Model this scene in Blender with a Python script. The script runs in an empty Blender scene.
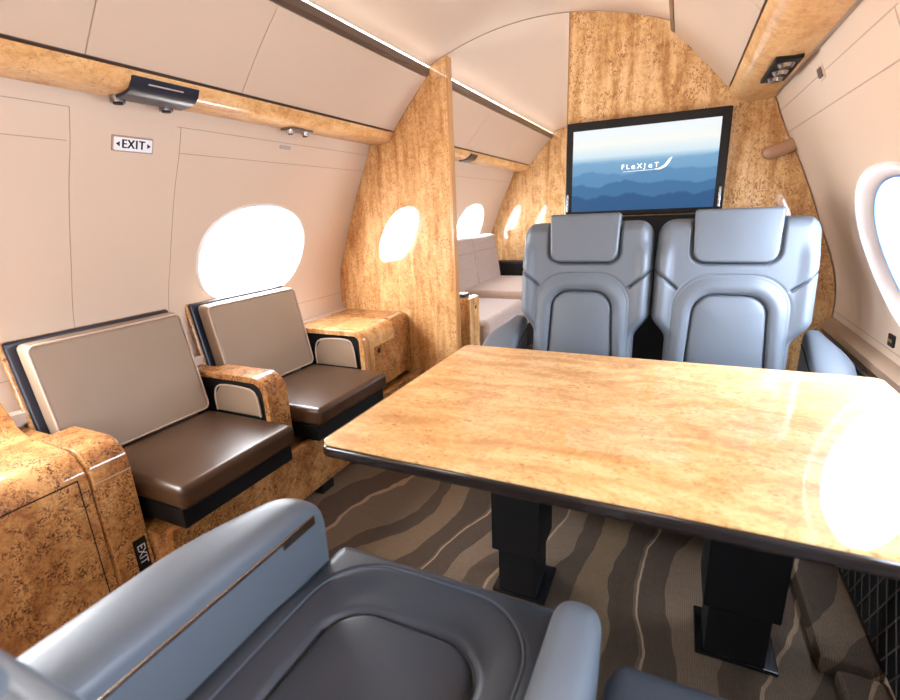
import bpy, bmesh, math, random
from mathutils import Vector, Matrix
random.seed(4)
S = bpy.context.scene
COL = S.collection
R_ = math.radians

# ------------------------------------------------------------------ camera
cam = bpy.data.cameras.new('camera'); cam_o = bpy.data.objects.new('camera', cam); COL.objects.link(cam_o)
cam.sensor_width = 36; cam.sensor_fit = 'HORIZONTAL'; cam.lens = 475.46*36/900
_a, _b, _c = R_(25.5833), R_(-16.1229), R_(2.5322)
M = Matrix.Rotation(_a, 3, 'Z') @ Matrix.Rotation(_b, 3, 'X') @ Matrix.Rotation(_c, 3, 'Y')
right, fwd, up = M.col[0], M.col[1], M.col[2]
rm = Matrix((right, up, -fwd)).transposed()
cam_o.matrix_world = Matrix.Translation((0, 0, 1.18)) @ rm.to_4x4()
cam.clip_start = .02
cam.dof.use_dof = True; cam.dof.focus_distance = 1.9; cam.dof.aperture_fstop = 3.2
S.camera = cam_o

# ------------------------------------------------------------------ light
S.view_settings.view_transform = 'Standard'; S.view_settings.look = 'None'
S.view_settings.gamma = 1; S.view_settings.use_curve_mapping = False
S.view_settings.exposure = -0.02
w = bpy.data.worlds.new('daylight'); S.world = w; w.use_nodes = True
w.node_tree.nodes['Background'].inputs[0].default_value = (.86, .92, 1, 1)
w.node_tree.nodes['Background'].inputs[1].default_value = 20.0

CX = -.63                      # cabin centre line
def area(name, loc, rot, sx, sy, watts, col=(1, 1, 1)):
    l = bpy.data.lights.new(name, 'AREA'); l.shape = 'RECTANGLE'; l.size = sx; l.size_y = sy
    l.energy = watts; l.color = col
    o = bpy.data.objects.new(name, l); COL.objects.link(o); o.location = loc; o.rotation_euler = rot
    return o
WY = [-.92, .37, 1.67, 2.95, 4.24]
WYR = [-1.02, .27, 1.565, 2.85, 4.14]
WSL = .40                      # the wall leans in by this much per metre at window height
for side, ys in ((-1, WY), (1, WYR)):
    for wy in ys:
        nv = Vector((side, 0, WSL)).normalized()
        o = area('window_daylight', Vector((CX+side*1.15, wy, 1.035))+nv*.07, (0, 0, 0), .95, .66, 30 if side < 0 else 29, (.97, .98, 1) if side < 0 else (.95, .97, 1))
        o.rotation_euler = (0, R_(-90)+math.atan(WSL) if side < 0 else R_(90)-math.atan(WSL), 0)
        o.data.size, o.data.size_y = .56, .80
# unseen fill strips added along the top rails to brighten ceiling and cabin
for side in (-1, 1):
    for ly, ln in [(.3, 4.0), (3.68, 2.4)]:
        area('unseen_ceiling_fill', (CX+side*.50, ly, 1.845), (0, R_(180-side*12), 0), (.10), ln, .22*ln, (1, .93, .85))

# ------------------------------------------------------------------ materials
def mat(name, col=(.5, .5, .5), rough=.5, metal=0, coat=0, spec=.5, sheen=0, emit=None, es=1):
    m = bpy.data.materials.new(name); m.use_nodes = True
    b = m.node_tree.nodes['Principled BSDF']
    b.inputs['Base Color'].default_value = (*col, 1); b.inputs['Roughness'].default_value = rough
    b.inputs['Metallic'].default_value = metal; b.inputs['Coat Weight'].default_value = coat
    b.inputs['Coat Roughness'].default_value = .02; b.inputs['Specular IOR Level'].default_value = spec
    b.inputs['Sheen Weight'].default_value = sheen
    if emit: b.inputs['Emission Color'].default_value = (*emit, 1); b.inputs['Emission Strength'].default_value = es
    return m
class NT:
    def __init__(s, m): s.m = m; s.t = m.node_tree; s.b = s.t.nodes['Principled BSDF']
    def n(s, typ, **k):
        x = s.t.nodes.new(typ)
        for a, v in k.items():
            if a.startswith('i_'):
                key = a[2:].replace('_', ' '); x.inputs[int(key) if key.isdigit() else key].default_value = v
            else: setattr(x, a, v)
        return x
    def l(s, a, b): s.t.links.new(a, b)
    def coords(s, scale=(1, 1, 1), rot=(0, 0, 0)):
        tc = s.n('ShaderNodeTexCoord'); mp = s.n('ShaderNodeMapping'); mp.inputs['Scale'].default_value = scale
        mp.inputs['Rotation'].default_value = rot
        s.l(tc.outputs['Object'], mp.inputs['Vector']); return mp.outputs[0]
    def noise(s, v, scale, detail=4, dist=0, rough=.5):
        x = s.n('ShaderNodeTexNoise'); x.inputs['Scale'].default_value = scale; x.inputs['Detail'].default_value = detail
        x.inputs['Distortion'].default_value = dist; x.inputs['Roughness'].default_value = rough
        s.l(v, x.inputs['Vector']); return x.outputs['Fac']
    def ramp(s, f, stops, interp='LINEAR'):
        x = s.n('ShaderNodeValToRGB'); cr = x.color_ramp; cr.interpolation = interp
        while len(cr.elements) < len(stops): cr.elements.new(.5)
        for e, (p, c) in zip(cr.elements, stops):
            e.position = p; e.color = (*c, 1) if len(c) == 3 else c
        s.l(f, x.inputs[0]); return x.outputs[0]
    def mix(s, f, a, b, mode='MIX'):
        x = s.n('ShaderNodeMix', data_type='RGBA', blend_type=mode)
        for sock, v in ((x.inputs[0], f), (x.inputs[6], a), (x.inputs[7], b)):
            if hasattr(v, 'node'): s.l(v, sock)
            else: sock.default_value = v if not isinstance(v, tuple) else (*v, 1)[:4]
        return x.outputs[2]
    def math(s, op, a, b=0., c=0.):
        x = s.n('ShaderNodeMath', operation=op)
        for sock, v in zip(x.inputs, (a, b, c)):
            if hasattr(v, 'node'): s.l(v, sock)
            else: sock.default_value = v
        return x.outputs[0]
    def bump(s, h, strength=.2, dist=.002):
        x = s.n('ShaderNodeBump'); x.inputs['Strength'].default_value = strength; x.inputs['Distance'].default_value = dist
        s.l(h, x.inputs['Height']); s.l(x.outputs[0], s.b.inputs['Normal'])

def burl(name, light, mid, dark, fleck, stretch=(1, 1, 1), base=5, fsc=70, flo=.36, fhi=.44, coat=1, band=0.):
    m = mat(name, rough=.5, coat=coat, spec=.15); k = NT(m)
    v = k.coords(stretch); v1 = k.coords((1, 1, 1))
    a = k.noise(v, base, 6, 1.2, .6)
    b0 = k.noise(v1, base*4.5, 5, 2.0, .65)
    a = k.math('ADD', k.math('MULTIPLY', a, .62), k.math('MULTIPLY', b0, .38))
    if band:
        bn = k.noise(k.coords((stretch[0]*1.6, stretch[1]*1.6, stretch[2]*.35)), base*1.7, 2, .6)
        a = k.math('ADD', a, k.math('MULTIPLY', k.math('SUBTRACT', bn, .5), band))
    c = k.ramp(a, [(.38, dark), (.49, mid), (.60, light)])
    b = k.noise(k.coords(tuple(.6+.4*q for q in stretch)), fsc, 3, .9, .6)
    fm = k.ramp(b, [(flo, (1, 1, 1)), (fhi, (0, 0, 0))])
    clump = k.ramp(k.noise(v1, base*3.0, 3, .8), [(.38, (.12, .12, .12)), (.60, (1, 1, 1))])
    c = k.mix(k.math('MULTIPLY', fm, clump), c, fleck)
    k.l(c, k.b.inputs['Base Color'])
    return m
M_table = burl('burl_table', (.80, .52, .25), (.70, .40, .155), (.54, .27, .09), (.40, .17, .05), (.7, 2.4, 1), 5.5, 110, .34, .47, coat=1)
M_part = burl('burl_partition', (.76, .46, .21), (.62, .33, .125), (.43, .19, .06), (.34, .13, .04), (2.6, 2.6, .55), 5, 110, .38, .48, coat=.9, band=.25)
M_tvwall = burl('burl_aft_wall', (.80, .53, .27), (.68, .40, .165), (.46, .23, .08), (.30, .12, .035), (2.2, 2.2, .6), 5, 130, .40, .50, coat=.6, band=.40)
M_cab = burl('burl_cabinet', (.60, .31, .115), (.46, .205, .065), (.27, .10, .03), (.10, .033, .011), (1, 1, .8), 7, 165, .44, .52, coat=.9)
M_valance = burl('burl_valance', (.82, .53, .26), (.74, .43, .18), (.58, .29, .10), (.45, .2, .07), (2, .7, 2), 5, 110, .34, .45, coat=.6)
M_edge = mat('solid_wood_edge', (.50, .25, .085), .3, coat=.5)

def wallmat(name, c, r=.55):
    m = mat(name, c, r); k = NT(m); k.bump(k.noise(k.coords(), 400, 2), .05, .001); return m
M_wall = wallmat('beige_sidewall', (.68, .525, .395))
M_bin = wallmat('beige_bin', (.64, .49, .37), .45)
M_ceil = wallmat('ceiling_panel', (.68, .53, .405), .6)
M_seam = mat('panel_seam', (.40, .29, .21), .7)
M_shade = mat('ivory_plastic', (.85, .82, .78), .35)
M_black = mat('black_gloss', (.006, .006, .008), .25, coat=.3)
M_matte = mat('black_matte', (.004, .004, .0045), .6, spec=.3)
M_navy = mat('navy_panel', (.02, .022, .035), .3)
M_chrome = mat('chrome', (.7, .7, .72), .15, 1)
M_darktrim = mat('dark_bronze_trim', (.10, .06, .04), .3, 0, coat=.3)
M_gold = mat('champagne_metal', (.55, .42, .32), .25, 1)
M_edgeband = mat('table_edge', (.014, .009, .007), .15, coat=.5, spec=.3)
M_grey = mat('grey_strip', (.42, .37, .34), .5)
M_ledge = mat('tan_ledge', (.30, .20, .13), .45)
M_reveal = mat('window_reveal', (.46, .38, .33), .5)
M_dkchrome = mat('dark_chrome', (.30, .30, .32), .2, 1)

def leather(name, c, rough=.42, bs=.25):
    m = mat(name, c, rough, spec=.4); k = NT(m)
    v = k.coords(); vo = k.n('ShaderNodeTexVoronoi'); vo.inputs['Scale'].default_value = 420; k.l(v, vo.inputs['Vector'])
    cc = k.mix(k.noise(v, 3, 3), tuple(x*.9 for x in c), tuple(min(1, x*1.08) for x in c)); k.l(cc, k.b.inputs['Base Color'])
    k.bump(vo.outputs['Distance'], bs, .0006); return m
M_blue = leather('blue_grey_leather', (.114, .134, .158), .40)
M_blueshade = leather('shaded_blue_grey_leather', (.040, .046, .058), .44)  # same blue-grey leather, base colour darkened to carry the shade on it
M_pipe = mat('dark_piping', (.018, .022, .03), .5)
M_pipelt = mat('pale_piping', (.075, .09, .115), .4)
M_brown = leather('brown_leather', (.062, .031, .016), .30)
M_taupe = leather('taupe_leather', (.30, .213, .145), .5)
M_cream = leather('cream_welt', (.55, .42, .33), .5)
def fabric(name, c):
    m = mat(name, c, .9, sheen=.3); k = NT(m); v = k.coords()
    f = k.noise(v, 60, 4, .4, .7); cc = k.mix(f, tuple(x*.6 for x in c), tuple(min(1, x*1.35) for x in c))
    k.l(cc, k.b.inputs['Base Color']); k.bump(f, .3, .002); return m
M_sofa = fabric('grey_sofa_fabric', (.40, .33, .29)); M_sofa2 = fabric('taupe_sofa_fabric', (.42, .31, .24))

def carpetmat():
    m = mat('wave_carpet', rough=.95, spec=.1); k = NT(m)
    tc = k.n('ShaderNodeTexCoord'); sp = k.n('ShaderNodeSeparateXYZ'); k.l(tc.outputs['Object'], sp.inputs[0])
    X, Y = sp.outputs[0], sp.outputs[1]
    v = k.coords((1.0, .75, 1)); n1 = k.noise(v, 1.3, 1.2, .1); 
    v2 = k.coords((1.3, 1.1, 1)); n2 = k.noise(v2, 4.5, 2, 0)
    u = k.math('ADD', X, k.math('MULTIPLY', n1, .80))
    u = k.math('ADD', u, k.math('MULTIPLY', n2, .075))
    u = k.math('ADD', u, k.math('MULTIPLY', Y, -.16))
    t = k.math('FRACT', k.math('ADD', k.math('MULTIPLY', u, 1.3), 10))
    band = k.ramp(t, [(0, (.115, .080, .050)), (.16, (.050, .036, .026)), (.30, (.085, .060, .042)), (.315, (.23, .165, .115)), (.328, (.058, .042, .031)),
                      (.47, (.125, .090, .063)), (.62, (.068, .049, .036)), (.75, (.22, .155, .105)), (.762, (.105, .078, .056)), (.90, (.055, .040, .029))], 'CONSTANT')
    # fine ribbed weave
    vv = k.coords((1, 1, 1)); wv = k.n('ShaderNodeTexWave'); wv.inputs['Scale'].default_value = 55; wv.inputs['Distortion'].default_value = 2.5
    wv.inputs['Detail'].default_value = 2; wv.bands_direction = 'X'; k.l(vv, wv.inputs['Vector'])
    nz = k.noise(vv, 260, 2)
    g = k.math('ADD', k.math('MULTIPLY', wv.outputs['Fac'], .25), k.math('MULTIPLY', nz, .7))
    g = k.math('ADD', g, k.math('MULTIPLY', k.noise(vv, 45, 4, .5, .7), .35))
    c = k.mix(1, band, k.ramp(g, [(.25, (.62, .62, .62)), (.85, (1.5, 1.45, 1.4))]), 'MULTIPLY')
    k.l(c, k.b.inputs['Base Color']); k.bump(g, .5, .004); return m
M_carpet = carpetmat()

# ------------------------------------------------------------------ helpers
def fin(name, bm, m, parent=None, smooth=35, loc=None):
    """link the bmesh as one object; vertices given in world space unless the parent says otherwise"""
    root = parent
    while root is not None and root.parent is not None: root = root.parent
    if root is not None and root.get('_world'):
        bmesh.ops.translate(bm, verts=bm.verts, vec=-root.location)
    elif loc is not None:
        bmesh.ops.translate(bm, verts=bm.verts, vec=-Vector(loc))
    bmesh.ops.recalc_face_normals(bm, faces=bm.faces)
    me = bpy.data.meshes.new(name); bm.to_mesh(me); bm.free()
    if smooth:
        me.polygons.foreach_set('use_smooth', [True]*len(me.polygons))
        me.set_sharp_from_angle(angle=R_(smooth))
    o = bpy.data.objects.new(name, me); COL.objects.link(o)
    if smooth and len(me.polygons) < 1500:
        wn = o.modifiers.new('weighted_normals', 'WEIGHTED_NORMAL'); wn.keep_sharp = True; wn.weight = 80
    for mm in (m if isinstance(m, (list, tuple)) else [m]): me.materials.append(mm)
    if parent is not None: o.parent = parent
    elif loc is not None: o.location = loc
    return o
def tag(o, label, cat, group=None):
    o['label'] = label; o['category'] = cat
    if group: o['group'] = group
    return o
def struct(o): o['kind'] = 'structure'; return o
def thing(name, label, cat, loc, group=None, rz=0, world=True):
    o = bpy.data.objects.new(name, None); COL.objects.link(o); o.location = loc; o.rotation_euler = (0, 0, rz)
    o.empty_display_size = .05
    if world: o['_world'] = 1
    if label: tag(o, label, cat, group)
    return o
def rbox(x0, x1, y0, y1, z0, z1, r=.01, seg=3, bm=None, f=None):
    bm = bm or bmesh.new()
    t = bmesh.new(); bmesh.ops.create_cube(t, size=1)
    for v in t.verts:
        v.co = Vector(((x0+x1)/2+v.co.x*(x1-x0), (y0+y1)/2+v.co.y*(y1-y0), (z0+z1)/2+v.co.z*(z1-z0)))
    if r: bmesh.ops.bevel(t, geom=t.edges[:], offset=r, segments=seg, profile=.5, affect='EDGES')
    if f:
        for v in t.verts: v.co = Vector(f(*v.co))
    me = bpy.data.meshes.new('t'); t.to_mesh(me); t.free(); bm.from_mesh(me); bpy.data.meshes.remove(me)
    return bm
def prism(pts, fn, a0, a1, bm=None, r=0, seg=3):
    """closed 2-D outline pts swept from a0 to a1; fn(u,v,a)->xyz"""
    bm = bm or bmesh.new(); t = bmesh.new()
    A = [t.verts.new(fn(u, v, a0)) for u, v in pts]; B = [t.verts.new(fn(u, v, a1)) for u, v in pts]
    n = len(pts); fa = t.faces.new(A[::-1]); fb = t.faces.new(B)
    for i in range(n): t.faces.new((A[i], A[(i+1) % n], B[(i+1) % n], B[i]))
    if r:
        bmesh.ops.recalc_face_normals(t, faces=t.faces)
        bmesh.ops.bevel(t, geom=list({e for f in (fa, fb) for e in f.edges}), offset=r, segments=seg, profile=.5, affect='EDGES')
    me = bpy.data.meshes.new('t'); t.to_mesh(me); t.free(); bm.from_mesh(me); bpy.data.meshes.remove(me)
    return bm
def grid(fn, nu, nv, bm=None):
    bm = bm or bmesh.new()
    V = [[bm.verts.new(fn(i/nu, j/nv)) for j in range(nv+1)] for i in range(nu+1)]
    for i in range(nu):
        for j in range(nv): bm.faces.new((V[i][j], V[i+1][j], V[i+1][j+1], V[i][j+1]))
    return bm
def tube(pts, r, bm=None, n=8, closed=False):
    bm = bm or bmesh.new(); P = [Vector(p) for p in pts]; L = len(P); rings = []; nrm = None
    for i, p in enumerate(P):
        a = P[(i-1) % L] if (closed or i > 0) else p; b = P[(i+1) % L] if (closed or i < L-1) else p
        t = (b-a).normalized()
        if nrm is None:
            nrm = t.orthogonal().normalized()
        nrm = (nrm - t*nrm.dot(t)).normalized(); bi = t.cross(nrm)
        rings.append([bm.verts.new(p+(nrm*math.cos(2*math.pi*k/n)+bi*math.sin(2*math.pi*k/n))*r) for k in range(n)])
    for i in range(L if closed else L-1):
        A, B = rings[i], rings[(i+1) % L]
        for k in range(n): bm.faces.new((A[k], A[(k+1) % n], B[(k+1) % n], B[k]))
    if not closed:
        bm.faces.new(rings[0][::-1]); bm.faces.new(rings[-1])
    return bm
def cyl(c, axis, r, h, bm=None, n=24, r2=None):
    bm = bm or bmesh.new(); a = Vector(axis).normalized(); u = a.orthogonal().normalized(); v = a.cross(u); c = Vector(c)
    r2 = r if r2 is None else r2
    A = [bm.verts.new(c+(u*math.cos(2*math.pi*k/n)+v*math.sin(2*math.pi*k/n))*r) for k in range(n)]
    B = [bm.verts.new(c+a*h+(u*math.cos(2*math.pi*k/n)+v*math.sin(2*math.pi*k/n))*r2) for k in range(n)]
    bm.faces.new(A[::-1]); bm.faces.new(B)
    for k in range(n): bm.faces.new((A[k], A[(k+1) % n], B[(k+1) % n], B[k]))
    return bm
def smooth_line(pts, n=10, closed=False):
    out = []; P = [Vector(p) for p in pts]; L = len(P)
    for i in range(L if closed else L-1):
        g = (lambda k: P[k % L]) if closed else (lambda k: P[max(0, min(L-1, k))])
        a, b, c, d = g(i-1), g(i), g(i+1), g(i+2)
        for q in range(n):
            t = q/n
            out.append(.5*((2*b)+(-a+c)*t+(2*a-5*b+4*c-d)*t*t+(-a+3*b-3*c+d)*t**3))
    if not closed: out.append(P[-1])
    return out
def text_bm(txt, size, fn, bm=None, depth=0):
    """text as a mesh; fn(u,v)->xyz, origin at the centre of the text"""
    bm = bm or bmesh.new()
    cu = bpy.data.curves.new('t', 'FONT'); cu.body = txt; cu.size = size; cu.align_x = 'CENTER'; cu.align_y = 'CENTER'; cu.offset = size*.008
    o = bpy.data.objects.new('t', cu); COL.objects.link(o)
    dg = bpy.context.evaluated_depsgraph_get(); me = bpy.data.meshes.new_from_object(o.evaluated_get(dg))
    t = bmesh.new(); t.from_mesh(me)
    for v in t.verts: v.co = Vector(fn(v.co.x, v.co.y))
    t.to_mesh(me); t.free(); bm.from_mesh(me)
    bpy.data.meshes.remove(me); bpy.data.objects.remove(o); bpy.data.curves.remove(cu)
    return bm

# ------------------------------------------------------------------ cabin shell
PROF = [(0, 1.175), (.15, 1.185), (.40, 1.20), (.60, 1.215), (.72, 1.225), (.85, 1.215), (.95, 1.185), (1.05, 1.145), (1.19, 1.09), (1.317, 1.035), (1.425, .98), (1.56, .925), (1.62, .90)]
def W(z):
    if z <= PROF[0][0]: return PROF[0][1]
    for i in range(len(PROF)-1):
        if z <= PROF[i+1][0]:
            (z1, w1), (z2, w2) = PROF[i], PROF[i+1]
            m = lambda j: (PROF[j+1][1]-PROF[j-1][1])/(PROF[j+1][0]-PROF[j-1][0]) if 0 < j < len(PROF)-1 else (w2-w1)/(z2-z1)
            h = z2-z1; t = (z-z1)/h; m1, m2 = m(i)*h, m(i+1)*h
            return (2*t**3-3*t*t+1)*w1+(t**3-2*t*t+t)*m1+(-2*t**3+3*t*t)*w2+(t**3-t*t)*m2
    return PROF[-1][1]
def wallpt(side, y, z, out=0):
    """point on the side wall; out > 0 goes away from the cabin along the wall's normal"""
    dz = .01; sl = (W(z+dz)-W(z-dz))/(2*dz); nrm = Vector((1, 0, -sl)).normalized()
    return Vector((CX+side*(W(z)+nrm.x*out), y, z+nrm.z*out))
Y0, Y1 = -1.9, 4.95
HY, HZ, ZC = .31, .215, 1.03
def oval(a, k=1., e=2.25):
    c, s = math.cos(a), math.sin(a)
    r = (abs(c)**e+abs(s)**e)**(-1/e)
    return HY*k*c*r, HZ*k*s*r
def build_wall(side, name):
    bm = bmesh.new()
    ry, rz0, rz1 = .44, .72, 1.38
    N = 96; K = 8
    WW = WY if side < 0 else WYR
    for wy in WW:
        cols = []
        for i in range(N):
            a = 2*math.pi*i/N; ex, ez = oval(a)
            dy, dz = math.cos(a)*1.0, math.sin(a)*.75
            tt = min(ry/abs(dy) if abs(dy) > 1e-6 else 1e9, ((rz1-ZC)/dz if dz > 1e-6 else ((rz0-ZC)/dz if dz < -1e-6 else 1e9)))
            cols.append([(ex, ez), (dy*tt, dz*tt)])
        for sy, sz in ((ry, rz1-ZC), (-ry, rz1-ZC), (-ry, rz0-ZC), (ry, rz0-ZC)):
            j = min(range(N), key=lambda i: (cols[i][1][0]-sy)**2+(cols[i][1][1]-sz)**2); cols[j][1] = (sy, sz)
        V = [[bm.verts.new(wallpt(side, wy+a[0]+(b[0]-a[0])*k/K, ZC+a[1]+(b[1]-a[1])*k/K)) for k in range(K+1)] for a, b in cols]
        for i in range(N):
            for k in range(K): bm.faces.new((V[i][k], V[(i+1) % N][k], V[(i+1) % N][k+1], V[i][k+1]))
    o = .003
    grid(lambda u, v: wallpt(side, Y0+(Y1-Y0)*u, 0+(rz0+o)*v), 12, 16, bm)
    grid(lambda u, v: wallpt(side, Y0+(Y1-Y0)*u, rz1-o+(1.62-rz1+o)*v), 12, 10, bm)
    ys = [Y0]+[q for wy in WW for q in (wy-ry, wy+ry)]+[Y1]
    for i in range(0, len(ys), 2):
        grid(lambda u, v: wallpt(side, ys[i]-o+(ys[i+1]-ys[i]+2*o)*u, rz0-o+(rz1-rz0+2*o)*v), 4, 24, bm)
    return struct(fin(name, bm, M_wall, smooth=60))
build_wall(-1, 'wall_left'); build_wall(1, 'wall_right')
# opaque outer skin behind the lining, pierced at the same places by being split between the windows
def window(side, wy, n):
    t = thing('window_%d' % n, None, None, wallpt(side, wy, ZC)); struct(t)
    N = 72
    def ring(k, out): return [wallpt(side, wy+oval(2*math.pi*i/N, k)[0], ZC+oval(2*math.pi*i/N, k)[1], out) for i in range(N)]
    kp = .84 if side > 0 else .91
    def shell(prof):
        bm = bmesh.new(); rs = [[bm.verts.new(p) for p in ring(k, o)] for k, o in prof]
        for a, b in zip(rs, rs[1:]):
            for i in range(N): bm.faces.new((a[i], a[(i+1) % N], b[(i+1) % N], b[i]))
        return bm
    fin('window_frame', shell([(1.035, .0), (1.03, -.006), (1.01, -.009), (.985, -.006), (.980, .002)]), M_shade, t, 60)
    fin('window_reveal', shell([(.982, -.001), (.965, .004), (.93, .010), (kp+.01, .020), (kp, .022), (kp, .05)]), M_reveal, t, 60)
    fin('window_gasket', tube(ring(kp-.002, .022), .0045, closed=True), M_wgask if side > 0 else M_shade, t)
    bm = bmesh.new(); bm.faces.new([bm.verts.new(p) for p in ring(kp+.005, .026)]); bmesh.ops.triangulate(bm, faces=bm.faces)
    fin('window_pane', bm, M_pane_r if side > 0 else M_pane_l, t, 0)
def pane(name, tint):
    m = bpy.data.materials.new(name); m.use_nodes = True; t = m.node_tree; t.nodes.remove(t.nodes['Principled BSDF'])
    out = t.nodes['Material Output']; tr = t.nodes.new('ShaderNodeBsdfTransparent'); tr.inputs[0].default_value = (*tint, 1)
    gl = t.nodes.new('ShaderNodeBsdfGlossy'); gl.inputs['Roughness'].default_value = .02
    mx = t.nodes.new('ShaderNodeMixShader'); mx.inputs[0].default_value = .04
    t.links.new(tr.outputs[0], mx.inputs[1]); t.links.new(gl.outputs[0], mx.inputs[2]); t.links.new(mx.outputs[0], out.inputs[0]); return m
M_pane_l = pane('clear_pane', (1, 1, 1)); M_pane_r = pane('tinted_pane', (.80, .88, 1))
M_wgask = mat('blue_gasket', (.10, .18, .40), .3)
n = 1
for side in (-1, 1):
    for wy in (WY if side < 0 else WYR): window(side, wy, n); n += 1

# floor, ceiling, ends
bm = rbox(CX-1.24, CX+1.24, Y0, Y1, -.05, 0, 0); struct(fin('floor', bm, M_carpet))
def CZ(h): return 1.985-.38*h*h
bm = grid(lambda u, v: Vector((CX-.545+1.09*u, Y0+(Y1-Y0)*v, CZ(-.545+1.09*u))), 28, 4); struct(fin('ceiling', bm, M_ceil, smooth=60))
bm = rbox(CX-1.3, CX+1.3, Y0-.05, Y0, 0, 2.1, 0); struct(fin('wall_rear', bm, M_wall))
bm = rbox(CX-1.3, CX+1.3, Y1, Y1+.05, 0, 2.1, 0); struct(fin('wall_far', bm, M_tvwall))
# ceiling joint above the partitions
pts = [(CX+h/100, 2.352, CZ(h/100)-.001) for h in range(-54, 55, 3)]
struct(fin('trim_1', tube(pts, .0025), M_seam))
# wall panel joints
ti = [2]
def seam(pts, r=.0013):
    struct(fin('trim_%d' % ti[0], tube(pts, r, n=6), M_seam, smooth=60)); ti[0] += 1
def vseam(side, y, z0=.6, z1=1.53): seam([wallpt(side, y, z0+(z1-z0)*i/24, 0) for i in range(25)])
def hseam(side, y0, y1, z): seam([wallpt(side, y0+(y1-y0)*i/10, z, 0) for i in range(11)])
for sd in (-1, 1):
    vseam(sd, .89, .6, 1.51); vseam(sd, 1.235, .6, 1.50)
    hseam(sd, -.9, .89, 1.51); hseam(sd, 1.235, 2.35, 1.42); hseam(sd, 1.22, 2.35, 1.50); hseam(sd, -.9, .88, 1.425)
    hseam(sd, 1.22, 2.35, .735); hseam(sd, -1.0, .86, .735)
    vseam(sd, -.30, .6, 1.50); hseam(sd, 2.39, Y1, 1.45)

# ------------------------------------------------------------------ partitions
def interp(z0, z1, n, side, out): return [(CX+side*(W(z0+(z1-z0)*i/n)+out), z0+(z1-z0)*i/n) for i in range(n+1)]
# left
def partition(side, xin, name, label, m, edge_x0, edge_x1):
    t = thing(name, label, 'partition', (CX+side*.85, 2.37, 0))
    pts = [(CX+side*(W(1.6*i/30)-.004), .002+1.6*i/30*.998) for i in range(31)]
    pts += [(CX+side*.86, 1.62), (CX+side*.62, 1.85)]
    hs = [.54-(.54-abs(xin-CX))*i/8 for i in range(9)] if True else []
    if side < 0: pts += [(CX-h, CZ(h)-.004) for h in hs]
    else:
        h0 = .54; h1 = xin-CX
        pts += [(CX+h0+(h1-h0)*i/14, CZ(h0+(h1-h0)*i/14)-.004) for i in range(15)]
    pts += [(xin, .002)]
    fin('panel', prism(pts, lambda u, v, a: (u, a, v), 2.352, 2.39), m, t, 20)
    zt = CZ(abs(xin-CX))-.004
    fin('edge_trim', rbox(edge_x0, edge_x1, 2.347, 2.395, .002, zt, .003, 2), M_edge, t)
    return t
partition(-1, -1.082, 'bulkhead_partition', 'glossy burl wood partition beside the cabinet at left, ending at the aisle', M_part, -1.082, -1.070)
partition(1, -.487, 'bulkhead_wall_panel', 'tall burl wood wall panel behind the television and blue seats', M_tvwall, -.493, -.487)

# ------------------------------------------------------------------ overhead bins
def bin_run(side, y0, y1, splits, label, grp):
    t = thing('overhead_bin', label, 'overhead bin', (CX+side*.75, (y0+y1)/2, 1.55), grp)
    f = lambda u, v, a: (CX+side*u, a, v)
    # body behind the doors
    body = [(.782, 1.602), (.80, 1.600), (.90, 1.60), (.885, 1.64), (.74, 1.85), (.595, 1.85), (.590, 1.825), (.680, 1.730)]
    fin('bin_body', prism(body, f, y0+.002, y1-.002), M_darktrim, t)
    ys = [y0]+splits+[y1]
    for a, b in zip(ys, ys[1:]):
        face = [(.764, 1.603), (.712, 1.663), (.660, 1.720), (.608, 1.774), (.556, 1.822), (.566, 1.832), (.620, 1.784), (.672, 1.730), (.724, 1.673), (.776, 1.613)]
        fin('door', prism(face, f, a+.0015, b-.0015), M_bin, t, 30)
    val = [(.767, 1.594), (.778, 1.572), (.797, 1.556), (.825, 1.548), (.87, 1.545), (.912, 1.547), (.912, 1.557), (.87, 1.556), (.827, 1.559), (.804, 1.566), (.788, 1.580), (.778, 1.597)]
    fin('wood_valance', prism(val, f, y0+.001, y1-.001), M_valance, t, 30)
    fin('grey_strip', prism([(.913, 1.5475), (.932, 1.5535), (.932, 1.560), (.913, 1.556)], f, y0+.001, y1-.001), M_grey, t)
    fin('shadow_gap', prism([(.930, 1.549), (.947, 1.552), (.947, 1.565), (.930, 1.562)], f, y0+.001, y1-.001), M_matte, t)
    fin('top_rail', prism([(.552, 1.826), (.540, 1.836), (.536, 1.862), (.546, 1.868), (.575, 1.868), (.575, 1.834)], f, y0+.001, y1-.001), M_darktrim, t, 30)
    return t
bin_run(-1, -.9, 2.346, [-.1, .855, 1.35], 'beige overhead bin with wood valance above the brown seats', 'overhead bins')
bin_run(1, -.9, 2.346, [-.1, .70, 1.48], 'beige overhead bin with burl valance at upper right beside the television wall', 'overhead bins')
bin_run(-1, 2.396, Y1-.002, [3.3, 4.1], 'beige overhead bin above the grey sofa beyond the partition', 'overhead bins')

# unseen aft right bin closure beyond the television wall, added against a light leak
struct(fin('leak_closure_far_right', prism([(.545, 1.868), (.556, 1.822), (.764, 1.603), (.82, 1.548), (.95, 1.549), (.93, 1.66), (.60, 1.89)], lambda u, v, a: (CX+u, a, v), 2.396, Y1-.002), M_bin))

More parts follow.
